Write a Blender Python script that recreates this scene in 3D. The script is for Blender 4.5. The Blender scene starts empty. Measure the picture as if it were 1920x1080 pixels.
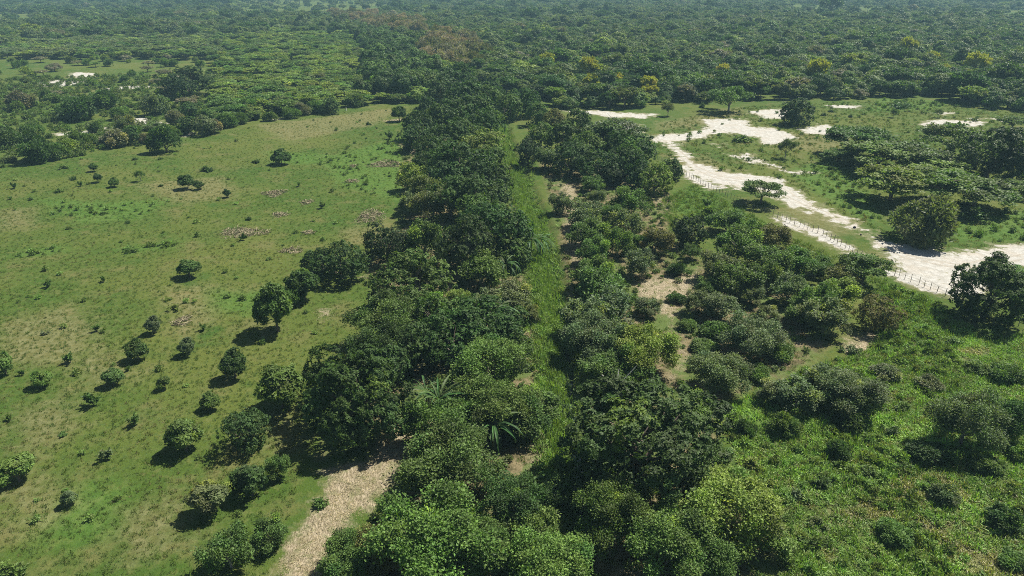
import bpy, math, random
import numpy as np
from math import radians as R, sin, cos, pi

# ------------------------------------------------------------------ camera, sky, sun, exposure
scene = bpy.context.scene
COL = scene.collection
PITCH = R(24.75); HC = 42.0; F = 1280.0            # tilt below level, drone height, focal length in 1920-px units
cam = bpy.data.objects.new("camera", bpy.data.cameras.new("camera"))
COL.objects.link(cam); scene.camera = cam
cam.data.sensor_width = 36.0; cam.data.lens = 36.0 * F / 1920.0
cam.data.clip_start = 0.5; cam.data.clip_end = 20000
cam.location = (0, 0, HC); cam.rotation_euler = (pi / 2 - PITCH, 0, 0)

SUN_EL, SUN_AZ = R(56), R(60)                      # height, and turn to the right of straight ahead
world = bpy.data.worlds.new("World"); scene.world = world; world.use_nodes = True
wn = world.node_tree.nodes; sky = wn.new("ShaderNodeTexSky"); sky.sky_type = 'NISHITA'
sky.sun_disc = False; sky.sun_elevation = SUN_EL; sky.sun_rotation = SUN_AZ
world.node_tree.links.new(sky.outputs[0], wn["Background"].inputs[0])
wn["Background"].inputs[1].default_value = 0.05
sl = bpy.data.lights.new("sun", 'SUN'); sl.energy = 5.0; sl.angle = R(0.5); sl.color = (1.0, 0.955, 0.87)
sun = bpy.data.objects.new("sun", sl); COL.objects.link(sun)
from mathutils import Vector
sd_ = Vector((sin(SUN_AZ) * cos(SUN_EL), cos(SUN_AZ) * cos(SUN_EL), sin(SUN_EL)))
sun.rotation_euler = sd_.to_track_quat('Z', 'Y').to_euler()
sun.location = (0, 0, 40)
scene.view_settings.view_transform = 'Standard'; scene.view_settings.look = 'None'
scene.view_settings.exposure = 0.75; scene.view_settings.gamma = 1.0
scene.cycles.use_denoising = False
scene.cycles.max_bounces = 6; scene.cycles.diffuse_bounces = 2; scene.cycles.glossy_bounces = 2
scene.cycles.transmission_bounces = 3; scene.cycles.transparent_max_bounces = 8; scene.cycles.volume_bounces = 0
scene.cycles.filter_width = 0.95

# ------------------------------------------------------------------ helpers
SP, CP = sin(PITCH), cos(PITCH)
def ray(u, v):                                      # photograph point -> direction with unit depth
    xc = (u - 960) / F; yc = (540 - v) / F
    return xc, CP + yc * SP, -SP + yc * CP
def G(u, v):                                        # map point on the ground
    x, y, z = ray(u, v); t = HC / -z
    return (x * t, y * t)
def GP(pts): return np.array([G(*p) for p in pts])
def to_px(x, y, z=0.0):
    x = np.asarray(x, float); y = np.asarray(y, float)
    d = y * CP + (HC - z) * SP; up = y * SP - (HC - z) * CP
    return 960 + F * x / d, 540 - F * up / d
def sdist(P, poly):                                 # signed distance to polygon, positive inside
    n = len(poly); d = np.full(len(P), 1e9); ins = np.zeros(len(P), bool)
    for i in range(n):
        a, b = poly[i], poly[(i + 1) % n]; e = b - a; w = P - a
        t = np.clip((w @ e) / max(e @ e, 1e-9), 0, 1)
        d = np.minimum(d, np.hypot(*(w - t[:, None] * e).T))
        c = (a[1] > P[:, 1]) != (b[1] > P[:, 1])
        with np.errstate(divide='ignore', invalid='ignore'):
            xi = a[0] + (P[:, 1] - a[1]) * (b[0] - a[0]) / (b[1] - a[1])
        ins ^= c & (P[:, 0] < xi)
    return np.where(ins, d, -d)
def ldist(P, line):                                 # distance to polyline
    d = np.full(len(P), 1e9)
    for a, b in zip(line[:-1], line[1:]):
        e = b - a; w = P - a; t = np.clip((w @ e) / max(e @ e, 1e-9), 0, 1)
        d = np.minimum(d, np.hypot(*(w - t[:, None] * e).T))
    return d
def vnoise(x, y, s, seed=0):                        # cheap smooth noise, about -1..1
    r = np.random.RandomState(seed); o = np.zeros_like(x, float)
    for k in range(6):
        a = r.uniform(0, 2 * pi); f = (0.6 + 0.35 * k) / s * 2
        o += np.sin(x * cos(a) * f + y * sin(a) * f + r.uniform(0, 6.28)) 
    return o / 3.0

def link(o, parent=None):
    COL.objects.link(o)
    if parent: o.parent = parent
    return o
def tag(o, label=None, cat=None, group=None, kind=None):
    if label: o["label"] = label
    if cat: o["category"] = cat
    if group: o["group"] = group
    if kind: o["kind"] = kind
    return o
def mesh(name, V, Fc, mats, mat_idx=None, col=None, smooth=False):
    """V Nx3, Fc list of arrays (each k x n, n corners)"""
    me = bpy.data.meshes.new(name)
    V = np.asarray(V, np.float32)
    if not isinstance(Fc, list): Fc = [Fc]
    Fc = [np.asarray(f, np.int32) for f in Fc if len(f)]
    loops = np.concatenate([f.ravel() for f in Fc])
    tot = np.concatenate([np.full(len(f), f.shape[1], np.int32) for f in Fc])
    start = np.concatenate([[0], np.cumsum(tot)[:-1]]).astype(np.int32)
    me.vertices.add(len(V)); me.vertices.foreach_set("co", V.ravel())
    me.loops.add(len(loops)); me.loops.foreach_set("vertex_index", loops)
    me.polygons.add(len(tot)); me.polygons.foreach_set("loop_start", start); me.polygons.foreach_set("loop_total", tot)
    for m in (mats if isinstance(mats, (list, tuple)) else [mats]): me.materials.append(m)
    if mat_idx is not None: me.polygons.foreach_set("material_index", np.asarray(mat_idx, np.int32))
    me.update(calc_edges=True)
    me.polygons.foreach_set("use_smooth", np.full(len(tot), smooth))
    if col is not None:
        a = me.attributes.new("leafcol", 'FLOAT_COLOR', 'FACE')
        a.data.foreach_set("color", np.c_[col, np.ones(len(col))].astype(np.float32).ravel())
    return me

# ------------------------------------------------------------------ materials
class NT:
    def __init__(s, name):
        s.m = bpy.data.materials.new(name); s.m.use_nodes = True; s.t = s.m.node_tree; s.t.nodes.clear()
    def n(s, t, **kw):
        o = s.t.nodes.new("ShaderNode" + t)
        for k, v in kw.items():
            if k.startswith("i_"):
                s.set(o.inputs[k[2:]], v)
            elif k.startswith("n_"):
                s.set(o.inputs[int(k[2:])], v)
            else: setattr(o, k, v)
        return o
    def set(s, inp, v):
        if isinstance(v, bpy.types.NodeSocket): s.t.links.new(v, inp)
        elif isinstance(v, (tuple, list)) and len(v) == 3 and inp.type == 'RGBA': inp.default_value = (*v, 1)
        else: inp.default_value = v
    def math(s, op, a, b=0.0, c=None):
        o = s.n("Math", operation=op, n_0=a, n_1=b)
        if c is not None: s.set(o.inputs[2], c)
        return o.outputs[0]
    def mix(s, f, a, b, blend='MIX'):
        o = s.n("Mix", data_type='RGBA', blend_type=blend)
        s.set(o.inputs[0], f); s.set(o.inputs[6], a); s.set(o.inputs[7], b); return o.outputs[2]
    def step(s, x, lo, hi):
        o = s.n("MapRange", interpolation_type='SMOOTHSTEP', n_0=x, n_1=lo, n_2=hi); return o.outputs[0]
    def noise(s, vec, scale, detail=3, rough=0.55):
        o = s.n("TexNoise", i_Scale=scale, i_Detail=detail, i_Roughness=rough); s.set(o.inputs["Vector"], vec); return o.outputs[0]
    def out(s, sh): s.t.links.new(sh, s.n("OutputMaterial").inputs[0]); return s.m

def leaf_material(name, instanced=False, gloss=0.16, trans=0.28):
    k = NT(name)
    lc = k.n("Attribute", attribute_name="leafcol").outputs[0]
    if instanced: tint = k.n("Attribute", attribute_name="tint", attribute_type='INSTANCER').outputs[0]
    else: tint = k.n("ObjectInfo").outputs["Color"]
    c = k.mix(1.0, lc, tint, 'MULTIPLY')
    tc = k.mix(1.0, c, (1.5, 1.7, 0.5), 'MULTIPLY')
    pr = k.n("BsdfPrincipled", i_Roughness=0.5); k.set(pr.inputs["Base Color"], c); pr.inputs["Specular IOR Level"].default_value = gloss
    tr = k.n("BsdfTranslucent"); k.set(tr.inputs[0], tc)
    ms = k.n("MixShader", n_0=trans); k.t.links.new(pr.outputs[0], ms.inputs[1]); k.t.links.new(tr.outputs[0], ms.inputs[2])
    return k.out(ms.outputs[0])
M_LEAF = leaf_material("leaf")
M_LEAFI = leaf_material("leaf_scattered", True)
def plain(name, col, rough=0.8, var=0.35, scale=3.0):
    k = NT(name); tc = k.n("TexCoord").outputs["Object"]
    nz = k.noise(tc, scale, 4)
    a = tuple(c * (1 - var) for c in col); b = tuple(min(1, c * (1 + var)) for c in col)
    p = k.n("BsdfPrincipled", i_Roughness=rough); k.set(p.inputs["Base Color"], k.mix(k.step(nz, .3, .7), a, b))
    return k.out(p.outputs[0])
M_BARK = plain("bark", (0.16, 0.13, 0.10), 0.9)
M_BARKP = plain("pale_bark", (0.30, 0.27, 0.22), 0.9)
M_POST = plain("weathered_wood", (0.24, 0.21, 0.175), 0.9)
M_WIRE = plain("wire", (0.2, 0.19, 0.18), 0.6)
M_STRAWPIECE = plain("dry_straw", (0.50, 0.40, 0.26), 0.9, 0.45, 1.5)
M_DEAD = plain("dead_branches", (0.23, 0.195, 0.115), 0.9, 0.4, 2.0)
M_WHITEWOOD = plain("pale_wood", (0.75, 0.72, 0.66), 0.8, 0.1)
M_DARKROCK = plain("dark_stone", (0.025, 0.023, 0.022), 0.9)

# ------------------------------------------------------------------ the ground plan (map points read off the photograph)
DITCH = GP([(1085, 1180), (1082, 1000), (1076, 900), (1070, 800), (1060, 690), (1048, 600), (1030, 500), (1012, 420), (985, 350), (962, 300), (945, 250), (930, 205), (915, 175)])
SAND = [GP(p) for p in [
    [(1313, 224), (1400, 224), (1405, 238), (1450, 240), (1492, 253), (1470, 270), (1440, 270), (1420, 258), (1370, 250), (1330, 253), (1280, 266), (1225, 266), (1222, 255), (1280, 250), (1330, 238)],
    [(1404, 209), (1440, 205), (1475, 205), (1475, 223), (1440, 222), (1412, 214)],
    [(1499, 242), (1550, 233), (1575, 240), (1600, 252), (1545, 252), (1510, 249)],
    [(1550, 197), (1612, 198), (1606, 203), (1560, 202)],
    [(1720, 232), (1765, 224), (1850, 229), (1832, 238), (1740, 238)],
    [(1752, 213), (1790, 211), (1770, 218)], [(1858, 221), (1890, 224), (1880, 228)], [(1815, 220), (1845, 222), (1830, 225)],
    [(1055, 208), (1110, 207), (1180, 212), (1238, 214), (1200, 221), (1150, 220), (1100, 214)],
    [(1165, 240), (1200, 235), (1205, 248), (1180, 252)],
    [(1235, 256), (1268, 268), (1300, 300), (1350, 320), (1395, 325), (1460, 338), (1490, 355), (1530, 385), (1590, 410), (1625, 431), (1618, 434), (1590, 424), (1540, 406), (1490, 388), (1465, 374), (1440, 364), (1380, 351), (1330, 346), (1298, 326), (1268, 292)],
    [(1618, 438), (1650, 447), (1700, 460), (1780, 474), (1820, 470), (1880, 459), (1990, 455), (1990, 502), (1890, 496), (1860, 508), (1845, 525), (1830, 555), (1800, 562), (1740, 545), (1690, 526), (1655, 507), (1690, 502), (1670, 482), (1628, 452)],
    [(1455, 404), (1500, 416), (1540, 432), (1580, 452), (1612, 472), (1595, 477), (1560, 458), (1520, 440), (1480, 425)],
    [(1270, 318), (1300, 328), (1345, 345), (1365, 352), (1330, 356), (1300, 340)],
    [(1374, 291), (1402, 289), (1440, 304), (1462, 314), (1430, 307), (1392, 300)],
    [(1465, 319), (1520, 322), (1490, 326)], [(1340, 269), (1365, 270), (1350, 273)],
    [(65, 155), (120, 149), (165, 150), (150, 157), (110, 163), (80, 162)], [(130, 134), (180, 138), (170, 150), (140, 148)],
    [(183, 170), (215, 163), (270, 160), (288, 163), (240, 167)], [(0, 162), (35, 158), (30, 164), (0, 167)],
    [(95, 252), (140, 246), (190, 239), (205, 240), (170, 248), (110, 256)], [(225, 228), (250, 221), (270, 222), (312, 232), (290, 235), (255, 229)],
    [(112, 270), (130, 274), (125, 282), (113, 276)], [(335, 243), (362, 250), (345, 256)], [(513, 224), (533, 222), (520, 227)],
    [(395, 16), (440, 14), (420, 22)],
]]
TRACK = GP([(1236, 262), (1268, 282), (1300, 312), (1345, 332), (1390, 339), (1455, 351), (1500, 378), (1545, 400), (1590, 417), (1640, 448), (1700, 482), (1800, 500), (1920, 480), (2100, 470)])
STRAW = [GP(p) for p in [
    [(515, 1120), (545, 1010), (585, 960), (620, 905), (600, 885), (650, 872), (690, 860), (735, 800), (770, 795), (762, 840), (735, 900), (690, 950), (650, 985), (615, 1030), (585, 1120)],
    [(1000, 820), (1035, 800), (1076, 818), (1078, 850), (1058, 878), (1020, 890), (990, 900), (1000, 870)],
    [(1175, 530), (1230, 515), (1320, 505), (1312, 560), (1275, 600), (1295, 660), (1290, 700), (1240, 725), (1270, 650), (1245, 600), (1190, 560)],
    [(1040, 340), (1090, 345), (1085, 400), (1110, 470), (1090, 500), (1060, 490), (1050, 400)],
    [(1560, 640), (1600, 620), (1680, 610), (1725, 640), (1700, 668), (1640, 672), (1580, 672)], [(1770, 655), (1830, 648), (1810, 672)],
    [(965, 630), (1010, 615), (1015, 655), (985, 670)], [(970, 725), (1010, 720), (1012, 750), (980, 760)], [(985, 385), (1000, 380), (1000, 410)],
    [(835, 500), (855, 500), (852, 530), (838, 526)], [(1220, 370), (1265, 365), (1268, 395), (1235, 400)],
    [(660, 520), (720, 505), (700, 530)], [(735, 262), (770, 270), (800, 288), (760, 290)], [(705, 226), (760, 220), (765, 228), (715, 229)],
    [(610, 655), (650, 640), (660, 655), (630, 668)], [(795, 205), (830, 210), (810, 218)],
    [(1675, 815), (1720, 850), (1700, 868), (1678, 840)], [(1720, 800), (1770, 800), (1760, 815)], [(1545, 745), (1590, 742), (1580, 762)],
    [(590, 580), (640, 570), (630, 590), (600, 610)],
]]
LITTER = [GP(p) for p in [
    [(600, 860), (690, 640), (700, 540), (690, 500), (760, 400), (750, 320), (770, 230), (830, 160), (930, 160), (955, 300), (1000, 450), (1010, 600), (1010, 800), (1060, 880), (1070, 1100), (650, 1100), (740, 900), (760, 800)],
    [(1010, 300), (1200, 310), (1262, 370), (1250, 430), (1320, 500), (1500, 560), (1560, 640), (1500, 700), (1330, 760), (1090, 780), (1075, 600), (1040, 400)],
    [(1085, 800), (1340, 780), (1340, 900), (1480, 1000), (1450, 1100), (1095, 1100)],
]]
LUSH = [GP(p) for p in [
    [(1340, 770), (1420, 740), (1560, 790), (1720, 780), (1700, 900), (1560, 900), (1420, 850)], [(1235, 380), (1300, 345), (1400, 400), (1460, 430), (1400, 430), (1300, 420)],
    [(1640, 540), (1740, 560), (1830, 620), (1900, 640), (1900, 760), (1720, 640)], [(1560, 1030), (1660, 1010), (1800, 1060), (1750, 1120), (1560, 1120)],
    [(1470, 320), (1560, 300), (1650, 380), (1640, 420), (1560, 380)], [(1760, 400), (1990, 390), (1990, 450), (1800, 450)], [(1650, 185), (1790, 190), (1760, 205), (1620, 210)],
    [(60, 370), (200, 380), (330, 370), (260, 410), (150, 420)], [(380, 540), (520, 550), (470, 590), (390, 580)], [(600, 300), (760, 255), (790, 290), (760, 380), (640, 350)],
    [(25, 478), (110, 461), (132, 468), (40, 485)], [(225, 466), (330, 451), (338, 461), (240, 474)], [(60, 960), (180, 900), (240, 930), (200, 1010), (60, 1020)], [(500, 285), (640, 290), (620, 310), (520, 305)],
]]
DRY = [GP(p) for p in [
    [(0, 610), (130, 570), (190, 620), (130, 690), (0, 680)], [(300, 545), (380, 535), (400, 600), (340, 625)], [(255, 345), (420, 330), (440, 372), (330, 380)], [(0, 395), (60, 390), (60, 430), (0, 430)],
    [(1480, 1020), (1560, 950), (1640, 960), (1560, 1040)], [(1600, 930), (1760, 900), (1800, 930), (1640, 985)], [(1700, 960), (1800, 960), (1860, 1010), (1740, 1000)], [(1790, 650), (1850, 655), (1830, 690), (1780, 680)], [(1740, 990), (1990, 1040), (1990, 1120), (1800, 1080)], [(0, 920), (60, 880), (140, 960), (60, 1000)], [(230, 960), (330, 930), (360, 1010), (240, 1050)],
    [(480, 235), (640, 215), (760, 200), (700, 235), (540, 265)], [(1240, 290), (1330, 295), (1400, 340), (1300, 320)], [(1440, 390), (1540, 395), (1610, 440), (1560, 440)], [(1640, 470), (1690, 500), (1640, 500)],
    [(1230, 230), (1320, 215), (1390, 200), (1400, 215), (1320, 235), (1230, 245)], [(180, 640), (260, 700), (200, 720), (140, 690)], [(640, 430), (720, 420), (740, 440), (660, 460)], [(1490, 250), (1600, 258), (1560, 290), (1490, 280)],
    [(20, 780), (120, 740), (150, 800), (60, 860)], [(500, 780), (560, 770), (570, 820), (540, 850), (500, 840)], [(490, 600), (520, 610), (500, 625)],
]]
# far edge of the open land; the wood begins beyond it
EDGE = GP([(-900, 470), (-300, 372), (0, 318), (60, 306), (130, 292), (270, 264), (340, 259), (400, 244), (500, 222), (600, 211), (690, 198), (790, 191), (830, 165), (900, 158), (990, 185), (1040, 208), (1150, 206), (1300, 196), (1400, 188), (1560, 190), (1700, 182), (1760, 185), (1820, 199), (1920, 213), (2300, 260), (2900, 340)])
def edge_y(x): return np.interp(x, EDGE[:, 0], EDGE[:, 1])

def ground_z(x, y):
    x = np.asarray(x, float); y = np.asarray(y, float)
    z = 0.10 * vnoise(x, y, 22, 3) + 0.05 * vnoise(x, y, 6, 4)
    P = np.c_[x.ravel(), y.ravel()]; d = ldist(P, DITCH).reshape(x.shape)
    return z - 1.25 * np.clip(1 - d / 2.6, 0, 1) ** 0.8 * (d < 2.6)

def build_ground():
    def lines(lo, hi, f):
        o = [lo]
        while o[-1] < hi: o.append(o[-1] + f(o[-1]))
        return np.array(o)
    sx = lambda v: 0.5 if abs(v) < 60 else (1.0 if abs(v) < 220 else 0.05 * abs(v))
    xp = lines(0, 5200, sx); X = np.r_[-xp[:0:-1], xp]
    Y = lines(18, 5200, lambda v: 0.5 if v < 85 else (1.0 if v < 330 else 0.03 * v)); Y = np.r_[[-400, -200, -80, -20, 5], Y]
    gx, gy = np.meshgrid(X, Y); P = np.c_[gx.ravel(), gy.ravel()]
    Z = ground_z(P[:, 0], P[:, 1])
    nx, ny = len(X), len(Y)
    i = np.arange(nx * ny).reshape(ny, nx)
    q = np.stack([i[:-1, :-1], i[:-1, 1:], i[1:, 1:], i[1:, :-1]], -1).reshape(-1, 4)
    me = mesh("ground", np.c_[P, Z], q, ground_material(), smooth=True)
    for nm, polys in (("sand", SAND), ("straw", STRAW), ("litter", LITTER), ("lush", LUSH), ("dry", DRY)):
        f = np.full(len(P), -6.0)
        for po in polys:
            off = 1.1 if nm == 'straw' and not any(po is q for q in STRAW[:2]) else 0.0
            lo, hi = po.min(0) - 6, po.max(0) + 6
            k = np.where((P[:, 0] > lo[0]) & (P[:, 0] < hi[0]) & (P[:, 1] > lo[1]) & (P[:, 1] < hi[1]))[0]
            if len(k): f[k] = np.maximum(f[k], sdist(P[k], po) - off)
        a = me.attributes.new(nm, 'FLOAT', 'POINT'); a.data.foreach_set("value", np.clip(f, -6, 6).astype(np.float32))
    dt = np.minimum(ldist(P, TRACK), 20); a = me.attributes.new("track", 'FLOAT', 'POINT'); a.data.foreach_set("value", dt.astype(np.float32))
    o = link(bpy.data.objects.new("ground", me)); tag(o, "flat farmland with green pasture, pale sand and straw litter", None, None, "structure")
    # beyond-the-edge darkness needs no attribute: the wood's own shade does it
    return o

def ground_material():
    k = NT("ground"); P = k.n("TexCoord").outputs["Object"]
    at = lambda n: k.n("Attribute", attribute_name=n).outputs["Fac"]
    n_big = k.noise(P, 0.035, 4); n_mid = k.noise(P, 0.16, 5, 0.6); n_s = k.noise(P, 0.9, 5, 0.65); n_f = k.noise(P, 5.0, 4, 0.7); n_e = k.noise(P, 0.55, 6, 0.7)
    st = k.n("Mapping", i_Rotation=(0, 0, 0.6), i_Scale=(9, 2.2, 1)); k.set(st.inputs[0], P); n_st = k.noise(st.outputs[0], 1.0, 4, 0.65)
    g = k.mix(k.step(n_big, .35, .65), (0.048, 0.090, 0.013), (0.092, 0.112, 0.023))
    g = k.mix(k.step(n_mid, .50, .72), g, (0.120, 0.120, 0.040))
    g = k.mix(k.step(k.noise(P, 0.11, 5, 0.6), .55, .72), g, (0.042, 0.086, 0.013))
    g = k.mix(k.math('MULTIPLY', k.step(n_s, .48, .70), .7), g, (0.116, 0.128, 0.037))
    g = k.mix(k.math('MULTIPLY', k.step(k.noise(P, 1.6, 4, .7), .52, .66), .65), g, (0.052, 0.088, 0.022))
    def m(name, amp, soft): return k.step(k.math('ADD', at(name), k.math('MULTIPLY', k.math('SUBTRACT', n_e, .5), amp)), -soft, soft)
    g = k.mix(k.math('MULTIPLY', m("lush", 7.0, 2.0), .75), g, k.mix(k.step(n_s, .35, .65), (0.052, 0.112, 0.018), (0.084, 0.148, 0.027)))
    g = k.mix(k.math('MULTIPLY', m("dry", 9.0, 2.5), .55), g, k.mix(k.step(n_s, .4, .6), (0.15, 0.125, 0.052), (0.20, 0.18, 0.09)))
    lit = k.mix(k.step(n_s, .40, .62), (0.085, 0.075, 0.035), (0.19, 0.155, 0.085)); lit = k.mix(k.step(n_st, .58, .72), lit, (0.30, 0.25, 0.15))
    lit = k.mix(k.math('MULTIPLY', k.step(n_mid, .46, .58), .85), lit, (0.082, 0.128, 0.030))
    g = k.mix(m("litter", 3.0, 1.0), g, lit)
    stw = k.mix(k.step(n_st, .38, .62), (0.165, 0.135, 0.080), (0.38, 0.32, 0.22)); stw = k.mix(k.math('MULTIPLY', k.step(n_s, .50, .62), .6), stw, (0.125, 0.135, 0.05))
    g = k.mix(m("straw", 6.0, .9), g, stw)
    snd = k.mix(k.step(n_s, .35, .65), (0.35, 0.335, 0.29), (0.47, 0.455, 0.41)); snd = k.mix(k.math('MULTIPLY', k.step(k.noise(P, 0.8, 6, .7), .60, .68), .75), snd, (0.22, 0.21, 0.11))
    sf = k.math('ADD', k.math('ADD', at("sand"), k.math('MULTIPLY', k.math('SUBTRACT', n_e, .5), 9.0)), k.math('MULTIPLY', k.math('SUBTRACT', k.noise(P, 0.21, 3), .5), 8.5))
    snd = k.mix(k.math('MULTIPLY', k.step(k.noise(P, 0.28, 4), .45, .68), .55), snd, (0.40, 0.355, 0.285))
    rut = k.math('ABSOLUTE', k.math('SUBTRACT', k.math('ADD', at("track"), k.math('MULTIPLY', k.math('SUBTRACT', n_mid, .5), 1.2)), .85))
    snd = k.mix(k.math('MULTIPLY', k.step(rut, .45, .05), .6), snd, (0.33, 0.29, 0.225))
    snd = k.mix(k.math('MULTIPLY', k.step(k.noise(P, 2.2, 5, .7), .52, .68), .5), snd, (0.36, 0.32, 0.25))
    g = k.mix(k.math('MULTIPLY', k.step(sf, -1.6, .2), .55), g, (0.26, 0.235, 0.15))
    g = k.mix(k.step(sf, .0, .8), g, snd)
    g = k.mix(1.0, g, k.mix(n_f, (0.62, 0.62, 0.62), (1.38, 1.38, 1.38)), 'MULTIPLY')
    bmp = k.n("Bump", i_Strength=0.9, i_Distance=0.12); k.set(bmp.inputs["Height"], k.math('ADD', n_f, k.math('MULTIPLY', n_s, 2.0)))
    p = k.n("BsdfPrincipled", i_Roughness=0.95); p.inputs["Specular IOR Level"].default_value = 0.1
    k.set(p.inputs["Base Color"], g); k.set(p.inputs["Normal"], bmp.outputs[0])
    return k.out(p.outputs[0])
GROUND = build_ground()

def build_water():
    k = NT("ditch_water"); p = k.n("BsdfPrincipled", i_Roughness=0.08); p.inputs["Base Color"].default_value = (0.018, 0.026, 0.026, 1)
    b = k.n("Bump", i_Strength=0.15, i_Distance=0.05); k.set(b.inputs["Height"], k.noise(k.n("TexCoord").outputs["Object"], 3.0)); k.set(p.inputs["Normal"], b.outputs[0])
    k.out(p.outputs[0])
    L = DITCH; V = []; Q = []
    for i, p_ in enumerate(L):
        a = L[max(i - 1, 0)]; b_ = L[min(i + 1, len(L) - 1)]; t = (b_ - a) / np.hypot(*(b_ - a)); n = np.array([-t[1], t[0]]) * 1.35
        V += [(*(p_ + n), -0.80), (*(p_ - n), -0.80)]
        if i: Q.append((2 * i - 2, 2 * i - 1, 2 * i + 1, 2 * i))
    o = link(bpy.data.objects.new("water", mesh("water", V, np.array(Q), k.m))); tag(o, "still dark water lying in the narrow ditch", None, None, "structure")
build_water()

# ------------------------------------------------------------------ plant shapes
def unit(v): return v / np.maximum(np.linalg.norm(v, axis=-1, keepdims=True), 1e-9)
def leaves(pos, dr, nr, L, wd, bend=0.10):
    dr = unit(dr); side = unit(np.cross(dr, nr)); nr = np.cross(side, dr)
    L = np.broadcast_to(np.asarray(L, float), (len(pos),))[:, None]; w = L * wd
    m = pos + dr * L * .48 + nr * L * bend
    V = np.stack([pos, m + side * w, pos + dr * L - nr * L * bend * .6, m - side * w], 1).reshape(-1, 3)
    return V, np.arange(len(V)).reshape(-1, 4)
def tube(P, rad, n=6):
    P = np.asarray(P, float); V = []; Q = []
    for i in range(len(P)):
        t = unit(P[min(i + 1, len(P) - 1)] - P[max(i - 1, 0)]); a = np.array([1, 0, 0]) if abs(t[0]) < .8 else np.array([0, 1, 0])
        u = unit(np.cross(t, a)); v = np.cross(t, u)
        for k in range(n): V.append(P[i] + rad[i] * (u * cos(2 * pi * k / n) + v * sin(2 * pi * k / n)))
        if i:
            for k in range(n): Q.append(((i - 1) * n + k, (i - 1) * n + (k + 1) % n, i * n + (k + 1) % n, i * n + k))
    return np.array(V), np.array(Q)
def merge(parts):
    V = []; Q = []; o = 0
    for v, q in parts:
        V.append(v); Q.append(q + o); o += len(v)
    return np.concatenate(V), np.concatenate(Q)
def limbs(r, targets, fork, r0, wob=0.04, base=-0.05):
    """a trunk up to the fork and bent, tapering limbs out to the targets"""
    f = np.array([r.normal(0, .015), r.normal(0, .015), fork])
    T = [tube([(0, 0, base), (f[0] * .4 + r.normal(0, .008), f[1] * .4, fork * .5), f], [r0 * 1.25, r0 * .95, r0 * .85])]
    for t in targets:
        m = f * .5 + t * .5 + r.normal(0, wob, 3); m[2] -= .02
        T.append(tube([f - [0, 0, .02], f * .75 + m * .25, m, t], [r0 * .62, r0 * .5, r0 * .3, r0 * .08], 5))
        for _ in range(2):
            e = t + r.normal(0, .09, 3); T.append(tube([m, m * .5 + e * .5 + r.normal(0, .015, 3), e], [r0 * .28, r0 * .18, r0 * .05], 4))
    return merge(T)

def crown_points(r, n, nclump, rx, rz, zc, cr, shell=(.70, .95), zlow=-.55, flat=1.0):
    """leaf sites on the surfaces of many uneven clumps spread over an uneven ellipsoid"""
    d = unit(r.normal(size=(nclump * 4, 3))); d = d[d[:, 2] > zlow][:nclump]
    lob = 1 + .13 * np.sin(d[:, 0] * 5 + r.uniform(0, 6)) * np.cos(d[:, 1] * 4 + r.uniform(0, 6)) + r.normal(0, .05, len(d))
    C = d * np.array([rx, rx, rz]) * (r.uniform(*shell, len(d)) * lob)[:, None] + [0, 0, zc]
    rad = cr * r.uniform(.5, 1.35, len(d))
    w = rad ** 2; ci = r.choice(len(d), n, p=w / w.sum())
    e = unit(r.normal(size=(n, 3)) + d[ci] * .75 + [0, 0, .45])
    rr = rad[ci] * np.where(r.rand(n) < .75, r.uniform(.8, 1.08, n), r.uniform(.2, .8, n))
    pos = C[ci] + e * rr[:, None] * [1, 1, flat]
    return pos, unit(e + d[ci] * .25), ci, C, d
def colours(r, ci, nclump, var=.22, cvar=.14, flush=0.0, flushcol=(1.75, 1.6, .85)):
    n = len(ci); c = np.ones((n, 3)) * r.uniform(1 - var, 1 + var, n)[:, None]
    cc = 1 + r.normal(0, cvar, (nclump, 1)) + r.normal(0, .04, (nclump, 3)); c *= np.clip(cc[ci], .5, 1.6)
    if flush > 0:
        fl = (r.rand(nclump) < flush)[ci] & (r.rand(n) < .7); c[fl] *= flushcol
    return c
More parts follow.
